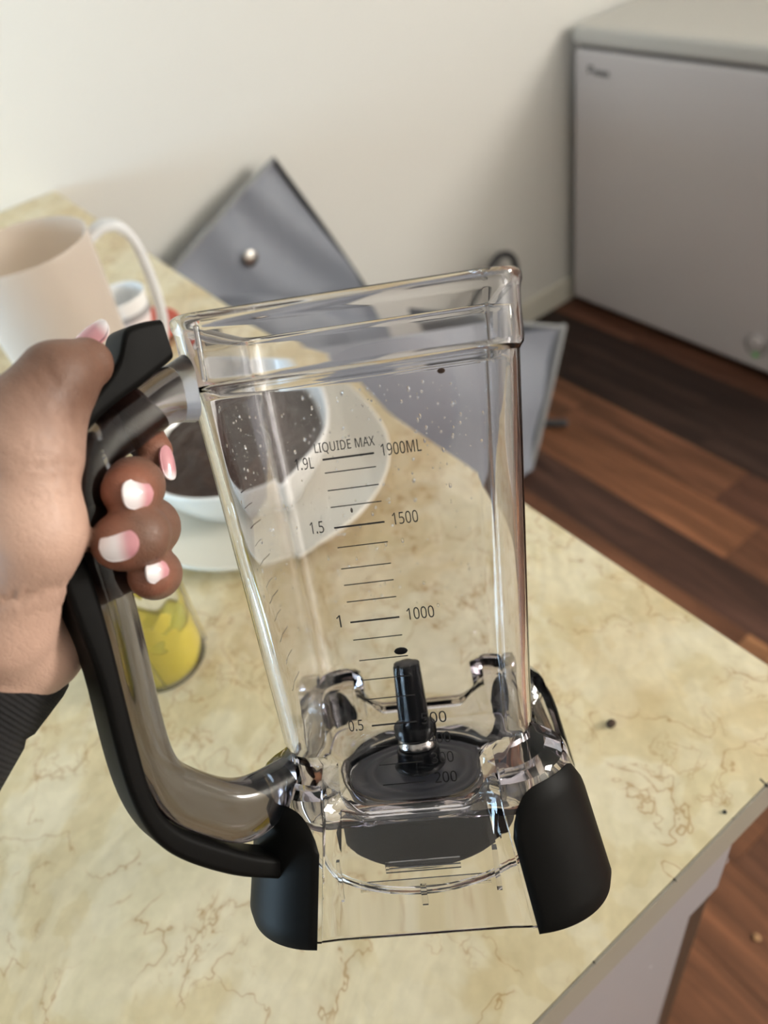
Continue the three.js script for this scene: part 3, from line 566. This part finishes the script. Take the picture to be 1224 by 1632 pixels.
// ---------------------------------------------------------------- the hand that holds it
{
  const H = {"chains": {"index": [[0.0033, 1.2536, -0.2763, 10, 0.9], [0.0333, 1.2396, -0.2745, 9, 0.9], [0.044, 1.237, -0.2604, 7.8, 1], [0.0432, 1.2356, -0.2438, 6.8, 1.5]], "middle": [[-0.0072, 1.2389, -0.2669, 10, 0.9], [0.0254, 1.2208, -0.264, 9.3, 1], [0.0297, 1.2349, -0.2314, 9.1, 1], [0.026, 1.2398, -0.2239, 8.9, 1.75]], "ring": [[-0.0168, 1.2212, -0.2577, 10, 0.9], [0.019, 1.2056, -0.2567, 9.6, 1], [0.0274, 1.2169, -0.2302, 9.8, 1], [0.0206, 1.2287, -0.2143, 9.5, 1], [0.0146, 1.2303, -0.2145, 9.3, 1.75]], "pinky": [[-0.0217, 1.2039, -0.2464, 9, 0.9], [0.0147, 1.192, -0.245, 8, 1], [0.0201, 1.2084, -0.2163, 8, 1], [0.0177, 1.2143, -0.2099, 7.8, 1.6]]}, "palm": [[[0.0111, 1.2711, -0.2411, 13, 0.75], [0.0256, 1.2761, -0.2465, 10.6, 0.95]], [[0.0256, 1.2761, -0.2465, 10.6, 0.95], [0.0371, 1.2731, -0.2527, 8.8, 1.05]], [[0.0041, 1.2643, -0.2345, 15.5, 0.45], [0.0111, 1.2711, -0.2411, 13, 0.75]], [[-0.0067, 1.2463, -0.2225, 16.3, 0.12], [0.0041, 1.2643, -0.2345, 15.5, 0.45]], [[-0.0306, 1.2155, -0.2256, 16, 0.05], [-0.0067, 1.2463, -0.2225, 16.3, 0.12]], [[0.0035, 1.2598, -0.2453, 12.5, 0.5], [0.0038, 1.254, -0.2709, 11, 0.9]], [[0.0245, 1.2675, -0.2464, 7.5, 0.7], [0.0111, 1.2609, -0.2376, 11, 0.4]], [[-0.0266, 1.1946, -0.2297, 15, 0], [-0.0223, 1.2047, -0.2432, 11, 0.1]], [[-0.0501, 1.184, -0.2402, 22, 0.0], [-0.0273, 1.1944, -0.2306, 14.5, 0]], [[-0.0501, 1.184, -0.2402, 21, 0.0], [-0.0306, 1.2155, -0.2256, 16, 0.05]], [[-0.0501, 1.184, -0.2402, 20, 0.1], [-0.0136, 1.2339, -0.2631, 13, 0.5]], [[-0.0217, 1.2271, -0.2376, 15, 0.1], [-0.0113, 1.2339, -0.2614, 12, 0.5]], [[-0.0501, 1.184, -0.2402, 21, 0.0], [-0.0511, 1.1926, -0.2361, 22, 0.1]], [[0.0033, 1.2536, -0.2763, 11, 0.8], [-0.0217, 1.2039, -0.2464, 10, 0.6]]], "nails": [[0.0425, 1.2809, -0.2568, 0.9543, 0.2866, 0.085, -0.2966, 0.9431, 0.1505, 14.5, 12, 8, 0], [0.045, 1.2354, -0.2331, -0.3872, -0.6152, 0.6867, 0.599, 0.3984, 0.6947, 13, 7.5, 5, 0], [0.0278, 1.2429, -0.2153, -0.8179, 0.5544, 0.1537, 0.4032, 0.362, 0.8405, 11.5, 11, 7.5, 1], [0.0135, 1.2359, -0.2065, -0.8887, 0.069, -0.4532, -0.2493, 0.7569, 0.6041, 12.8, 11.5, 8, 1], [0.0191, 1.2186, -0.2059, -0.8179, 0.5544, 0.1537, 0.4032, 0.362, 0.8405, 9, 8.6, 6.2, 1]], "cuff": [-0.0409, 1.1949, -0.2518], "cuffdir": [-0.9317, -0.1766, 0.3174]};
  const person = thing('person', 'person in black jacket, left hand with pink and white nails gripping the jug handle', 'person', ...H.cuff);
  const O = V(...H.cuff);
  const groups = [{ k: .007, caps: H.palm.map((c) => [c[0], c[1]]) }];
  for (const f of ['index', 'middle', 'ring', 'pinky']) { const c = H.chains[f], caps = []; for (let i = 1; i < c.length; i++) caps.push([c[i - 1], c[i]]); groups.push({ k: .006, caps }); }
  // forearm inside the sleeve
  const D = V(...H.cuffdir);
  const fa = O.clone().addScaledVector(D, .16); groups[0].caps.push([[...H.palm[8][0].slice(0, 3), 22, .1], [fa.x, fa.y, fa.z, 30, .3]]);
  const prep = groups.map((g) => ({ k: g.k, caps: g.caps.map(([a, b]) => { const d = [b[0] - a[0], b[1] - a[1], b[2] - a[2]]; return { a, d, l2: d[0] ** 2 + d[1] ** 2 + d[2] ** 2, ra: a[3] / 1000, rb: b[3] / 1000, ta: a[4], tb: b[4] }; }) }));
  const smin = (a, b, k) => { const h = Math.max(k - Math.abs(a - b), 0) / k; return Math.min(a, b) - h * h * k * .25; };
  function cap(c, x, y, z) { const px = x - c.a[0], py = y - c.a[1], pz = z - c.a[2]; let t = (px * c.d[0] + py * c.d[1] + pz * c.d[2]) / c.l2; t = t < 0 ? 0 : t > 1 ? 1 : t; const qx = px - c.d[0] * t, qy = py - c.d[1] * t, qz = pz - c.d[2] * t; return [Math.sqrt(qx * qx + qy * qy + qz * qz) - (c.ra + (c.rb - c.ra) * t), t]; }
  function field(x, y, z) {
    let f = 0;
    prep.forEach((g, i) => { let d = 1; for (const c of g.caps) d = smin(d, cap(c, x, y, z)[0], g.k); f = i === 0 ? d : smin(f, d, i === 0 ? .007 : .0022); });
    return f;
  }
  function tone(x, y, z) { let s = 0, w = 0; for (const g of prep) for (const c of g.caps) { const [d, t] = cap(c, x, y, z), q = Math.exp(-Math.max(0, d) / .0025); s += q * (c.ta + (c.tb - c.ta) * t); w += q; } return w > 1e-6 ? s / w : .3; }
  // surface nets
  const h = .0014, lo = [-.112, 1.13, -.298], hi = [.062, 1.302, -.19], n = lo.map((l, i) => Math.ceil((hi[i] - l) / h)), sx = 1, sy = n[0], sz = n[0] * n[1];
  const F = new Float32Array(n[0] * n[1] * n[2]);
  for (let k = 0; k < n[2]; k++) for (let j = 0; j < n[1]; j++) for (let i = 0; i < n[0]; i++) F[i + sy * j + sz * k] = field(lo[0] + i * h, lo[1] + j * h, lo[2] + k * h);
  function netsOf(F, n, lo, h, raw) {
    const sx = 1, sy = n[0], sz = n[0] * n[1];
  const vid = new Int32Array(F.length).fill(-1), pos = [], idx = [];
  for (let k = 0; k < n[2] - 1; k++) for (let j = 0; j < n[1] - 1; j++) for (let i = 0; i < n[0] - 1; i++) {
    const b = i + sy * j + sz * k; let cx = 0, cy = 0, cz = 0, m = 0, neg = 0;
    for (let c = 0; c < 8; c++) if (F[b + (c & 1) + sy * ((c >> 1) & 1) + sz * (c >> 2)] < 0) neg++;
    if (neg === 0 || neg === 8) continue;
    for (let c = 0; c < 8; c++) for (let a = 0; a < 3; a++) { if (c & (1 << a)) continue; const e = c | (1 << a); const f0 = F[b + (c & 1) + sy * ((c >> 1) & 1) + sz * (c >> 2)], f1 = F[b + (e & 1) + sy * ((e >> 1) & 1) + sz * (e >> 2)]; if ((f0 < 0) === (f1 < 0)) continue; const t = f0 / (f0 - f1); cx += (c & 1) + (a === 0 ? t : 0); cy += ((c >> 1) & 1) + (a === 1 ? t : 0); cz += (c >> 2) + (a === 2 ? t : 0); m++; }
    vid[b] = pos.length / 3; pos.push(lo[0] + (i + cx / m) * h, lo[1] + (j + cy / m) * h, lo[2] + (k + cz / m) * h);
  }
  for (let k = 1; k < n[2] - 1; k++) for (let j = 1; j < n[1] - 1; j++) for (let i = 1; i < n[0] - 1; i++) {
    const b = i + sy * j + sz * k, s = F[b] < 0;
    for (const [st, u, v] of [[sx, sy, sz], [sy, sz, sx], [sz, sx, sy]]) if (s !== (F[b + st] < 0)) { const q = [vid[b], vid[b - u], vid[b - u - v], vid[b - v]]; if (q.some((x) => x < 0)) continue; s ? idx.push(q[0], q[1], q[2], q[0], q[2], q[3]) : idx.push(q[0], q[2], q[1], q[0], q[3], q[2]); }
  }
    if (raw) return [pos, idx];
    const q = new THREE.BufferGeometry(); q.setAttribute('position', new THREE.Float32BufferAttribute(pos, 3)); q.setIndex(idx); q.computeVertexNormals();
    const u = new Float32Array(pos.length / 3 * 2); for (let i = 0; i < u.length / 2; i++) { u[2 * i] = pos[3 * i] + pos[3 * i + 2]; u[2 * i + 1] = pos[3 * i + 1]; }
    q.setAttribute('uv', new THREE.BufferAttribute(u, 2)); return q;
  }
  const [pos, idx] = netsOf(F, n, lo, h, true);
  // skin creases: shallow grooves along planes across the limb, each within its own reach
  const CR = [[0.01099, 1.26495, -0.21751, -0.414, -0.726, 0.549, 0.01, 0.0007, 0.0006], [0.00739, 1.26299, -0.2158, -0.454, -0.752, 0.477, 0.011, 0.0006, 0.0004], [0.00668, 1.25953, -0.21095, -0.414, -0.726, 0.549, 0.01, 0.0007, 0.0006], [0.0026, 1.25696, -0.21041, -0.589, -0.691, 0.419, 0.01, 0.0006, 0.0004], [0.011, 1.27036, -0.2248, -0.343, -0.73, 0.591, 0.01, 0.0006, 0.0004], [0.02536, 1.28218, -0.23898, 0.919, 0.106, 0.381, 0.007, 0.0008, 0.0006], [0.02401, 1.28279, -0.24035, 0.928, 0.146, 0.343, 0.007, 0.0007, 0.0005], [0.02145, 1.28171, -0.24057, 0.938, 0.22, 0.27, 0.007, 0.0007, 0.0005], [-0.02002, 1.22823, -0.2169, -0.252, -0.728, 0.638, 0.017, 0.0012, 0.0011], [-0.02441, 1.22055, -0.21887, -0.298, -0.73, 0.616, 0.016, 0.0009, 0.0006], [-0.00636, 1.23066, -0.21527, 0.259, -0.59, 0.765, 0.012, 0.0016, 0.0016]];
  for (let i = 0; i < pos.length; i += 3) {
    const x = pos[i], y = pos[i + 1], z = pos[i + 2], e = .0006; let d = 0;
    for (const c of CR) { const dx = x - c[0], dy = y - c[1], dz = z - c[2], r2 = (dx * dx + dy * dy + dz * dz) / (c[6] * c[6]); if (r2 > 4) continue; const w = (fbm(x * 14 + .5, y * 14 + z * 9, 64, 64, 2, 77) - .5) * .004, q = (dx * c[3] + dy * c[4] + dz * c[5] + w + .05 * (r2 * c[6] * .3)) / c[7]; d += c[8] * Math.exp(-q * q - r2 * r2); }
    if (d > 1e-6) { const v = V(field(x + e, y, z) - field(x - e, y, z), field(x, y + e, z) - field(x, y - e, z), field(x, y, z + e) - field(x, y, z - e)).normalize(); pos[i] -= v.x * d; pos[i + 1] -= v.y * d; pos[i + 2] -= v.z * d; }
  }
  const g = new THREE.BufferGeometry(), N = pos.length / 3, nor = new Float32Array(N * 3), col = new Float32Array(N * 3), uv = new Float32Array(N * 2), e = .0006;
  const pal = [[.58, .375, .29], [.165, .083, .054], [.30, .105, .062]];   // palm, back of the hand, finger pad
  const ax = V(...H.cuffdir), ay = V(0, 1, 0).addScaledVector(ax, -ax.y).normalize(), az = V().crossVectors(ax, ay);
  for (let i = 0; i < N; i++) {
    const x = pos[3 * i], y = pos[3 * i + 1], z = pos[3 * i + 2];
    let t = tone(x, y, z) + (fbm(x * 9 + .5, y * 9 + z * 7, 40, 40, 3, 5) - .5) * .25, A, B;
    t = Math.max(0, Math.min(2, t)); if (t < 1) { A = pal[0]; B = pal[1]; t = sstep(0, 1, t); } else { A = pal[1]; B = pal[2]; t -= 1; }
    for (let k = 0; k < 3; k++) col[3 * i + k] = A[k] + (B[k] - A[k]) * t;
    const P = V(x, y, z); uv[2 * i] = P.dot(ax); uv[2 * i + 1] = P.dot(ay) + P.dot(az) * .8;
  }
  for (let i = 0; i < N; i++) { pos[3 * i] -= O.x; pos[3 * i + 1] -= O.y; pos[3 * i + 2] -= O.z; }
  g.setAttribute('position', new THREE.Float32BufferAttribute(pos, 3)); g.setAttribute('color', new THREE.BufferAttribute(col, 3)); g.setAttribute('uv', new THREE.BufferAttribute(uv, 2)); g.setIndex(idx); g.computeVertexNormals();
  // the rest of the person, out of the picture to the left of the camera: dark clothes that the jug mirrors
  function nets(caps, k, lo, hi, h) {
    const P = caps.map(([a, b, ra, rb]) => { const d = [b[0] - a[0], b[1] - a[1], b[2] - a[2]]; return { a, d, l2: d[0] ** 2 + d[1] ** 2 + d[2] ** 2 + 1e-9, ra, rb }; });
    const f = (x, y, z) => { let d = 1; for (const c of P) d = smin(d, cap(c, x, y, z)[0], k); return d; };
    const n = lo.map((l, i) => Math.ceil((hi[i] - l) / h)), sy = n[0], sz = n[0] * n[1], F = new Float32Array(sz * n[2]);
    for (let q = 0; q < n[2]; q++) for (let j = 0; j < n[1]; j++) for (let i = 0; i < n[0]; i++) F[i + sy * j + sz * q] = f(lo[0] + i * h, lo[1] + j * h, lo[2] + q * h);
    return netsOf(F, n, lo, h);
  }
  const D1 = V(...H.cuffdir), el = O.clone().addScaledVector(D1, .26), sh = [-.60, 1.36, .40];
  const jacket = nets([[[-.46, .93, .56], [-.45, 1.16, .54], .135, .14], [[-.45, 1.16, .54], [-.45, 1.33, .52], .14, .15], [[-.58, 1.37, .44], [-.30, 1.38, .60], .075, .075], [[-.53, 1.14, .50], [-.37, 1.14, .60], .115, .115],
    [[-.44, 1.40, .50], [-.44, 1.47, .48], .07, .062], [sh, [el.x - .03, el.y - .03, el.z + .06], .066, .055], [[el.x - .03, el.y - .03, el.z + .06], [el.x, el.y, el.z], .055, .052], [[-.27, 1.36, .62], [-.20, 1.08, .68], .066, .052], [[-.20, 1.08, .68], [-.20, .86, .62], .05, .042]], .06, [-.78, .72, -.25], [-.05, 1.56, .80], .014);
  part('jacket', jacket.translate(-O.x, -O.y, -O.z), M.sleeve, person, 'black jacket');
  const trousers = nets([[[-.53, .90, .52], [-.37, .90, .61], .115, .115], [[-.54, .88, .53], [-.55, .48, .53], .09, .062], [[-.55, .48, .53], [-.55, .06, .56], .06, .05], [[-.37, .88, .60], [-.37, .48, .60], .09, .062], [[-.37, .48, .60], [-.36, .06, .63], .06, .05]], .03, [-.72, .0, .36], [-.2, 1.06, .78], .016);
  part('trousers', trousers.translate(-O.x, -O.y, -O.z), M.trousers, person, 'dark trousers');
  for (const [x, z] of [[-.55, .52], [-.36, .59]]) part('shoe', loft([[.0, 1], [.022, 1.04], [.05, .95], [.075, .6], [.09, .35]].map(([y, s]) => Array.from({ length: 28 }, (_, i) => { const a = i / 28 * Math.PI * 2; return V(x + Math.cos(a) * .045 * s + .03, y + .001, z + Math.sin(a) * .125 * s - (1 - s) * -.05); }))).translate(-O.x, -O.y, -O.z), M.bagDark, person);
  const skull = nets([[[-.42, 1.635, .46], [-.40, 1.665, .43], .088, .088], [[-.39, 1.585, .40], [-.39, 1.57, .39], .052, .04], [[-.44, 1.47, .48], [-.43, 1.58, .46], .052, .05], [[-.352, 1.62, .352], [-.340, 1.602, .335], .012, .014]], .03, [-.56, 1.40, .26], [-.26, 1.80, .62], .009);
  { const c = new Float32Array(skull.attributes.position.count * 3); for (let i = 0; i < c.length; i += 3) c.set(pal[1], i); skull.setAttribute('color', new THREE.BufferAttribute(c, 3)); skull.setAttribute('uv', new THREE.BufferAttribute(new Float32Array(c.length / 3 * 2), 2)); skull.translate(-O.x, -O.y, -O.z); }
  part('hand', g, M.skin, person, 'brown-skinned hand with a paler palm');
  part('head', skull, M.skin, person);
  part('hair', nets([[[-.44, 1.67, .49], [-.43, 1.70, .46], .1, .092], [[-.47, 1.62, .53], [-.48, 1.52, .54], .075, .05]], .03, [-.62, 1.42, .30], [-.28, 1.84, .68], .012).translate(-O.x, -O.y, -O.z), M.bagDark, person);
  // nails: thin curved plates, pink at the root and white at the free edge
  for (const q of H.nails) {
    const c0 = V(q[0], q[1], q[2]), A = V(q[3], q[4], q[5]).normalize(), Nn = V(q[6], q[7], q[8]).normalize(), Wd = V().crossVectors(A, Nn), L = q[9] / 1000, W = q[10] / 1000, rad = q[11] / 1000, nu = 18, nv = 24, ps = [], cs = [], id = [];
    if (q[12]) { const m = c0.clone().addScaledVector(Nn, .012); for (let k = 0; k < 200 && field(m.x, m.y, m.z) > .0001; k++) m.addScaledVector(Nn, -.0002); c0.copy(m).addScaledVector(Nn, .0007); }
    const c = c0.sub(O);
    for (const side of [0, 1]) for (let j = 0; j <= nv; j++) for (let i = 0; i <= nu; i++) {
      const s = Math.sin((j / nv * 2 - 1) * Math.PI / 2), u = i / nu * 2 - 1, wide = Math.sqrt(Math.max(0, 1 - Math.abs(s) ** (s > 0 ? 2.6 : 2.2)));
      const w = u * wide * W / 2, al = w / rad, drop = rad * (1 - Math.cos(al)) + .0009 * s * s * (L / .012);
      const p = c.clone().addScaledVector(A, s * L / 2).addScaledVector(Wd, rad * Math.sin(al)).addScaledVector(Nn, -drop + (side ? -.0007 : .0002 * (1 - u * u)));
      ps.push(p.x, p.y, p.z); const t = q[12] ? sstep(-.6, .25, s) : sstep(.35, .95, s); cs.push(mixv(.60, .84, t), mixv(.27, .78, t), mixv(.30, .80, t));
    }
    const n1 = nu + 1, S = n1 * (nv + 1);
    for (let j = 0; j < nv; j++) for (let i = 0; i < nu; i++) { const a = j * n1 + i, b = a + 1, d = a + n1, f = d + 1; id.push(a, d, b, b, d, f, S + a, S + b, S + d, S + b, S + f, S + d); }
    const ed = (a, b) => id.push(a, b, S + a, b, S + b, S + a);
    for (let j = 0; j < nv; j++) { ed(j * n1, (j + 1) * n1); ed((j + 1) * n1 + nu, j * n1 + nu); }
    for (let i = 0; i < nu; i++) { ed(i + 1, i); ed(nv * n1 + i, nv * n1 + i + 1); }
    const ng = new THREE.BufferGeometry(); ng.setAttribute('position', new THREE.Float32BufferAttribute(ps, 3)); ng.setAttribute('color', new THREE.Float32BufferAttribute(cs, 3)); ng.setIndex(id); ng.computeVertexNormals();
    part('nail', ng, M.nail, person, 'nail painted pink fading to a white tip');
  }
  // sleeve: a thick knitted tube with a folded cuff and creases
  const U = V().crossVectors(D, V(0, 1, 0)).normalize(), Wv = V().crossVectors(U, D), rings = [], prof = [[.012, .0300], [-.001, .0305], [-.0035, .0325], [-.004, .0345], [-.002, .0362], [.002, .0370], [.018, .0375], [.021, .0362], [.024, .0378], [.04, .0395], [.07, .0415], [.11, .044], [.16, .047], [.24, .052], [.34, .056]];
  const suv = [];
  prof.forEach(([l, r], m) => { const R = []; for (let i = 0; i < 72; i++) { const a = i / 72 * Math.PI * 2, wr = l > .025 ? .0028 * Math.sin(l * 160 + 2.2 * Math.sin(a * 2 + 1)) * Math.min(1, (l - .025) * 40) + .0012 * Math.sin(a * 5 + l * 90) : .0005 * Math.sin(a * 4 + 1), q = r + wr; R.push(V(0, 0, 0).addScaledVector(D, l).addScaledVector(U, Math.cos(a) * q).addScaledVector(Wv, Math.sin(a) * q)); suv.push(l, a * .035); } rings.push(R); });
  const sg = loft(rings, { caps: false }); sg.setAttribute('uv', new THREE.Float32BufferAttribute(suv, 2));
  part('sleeve', sg, M.sleeve, person, 'black ribbed sleeve cuff');
}
scene.traverse((o) => { if (o.isMesh) o.castShadow = o.receiveShadow = true; });
renderer.render(scene, camera);
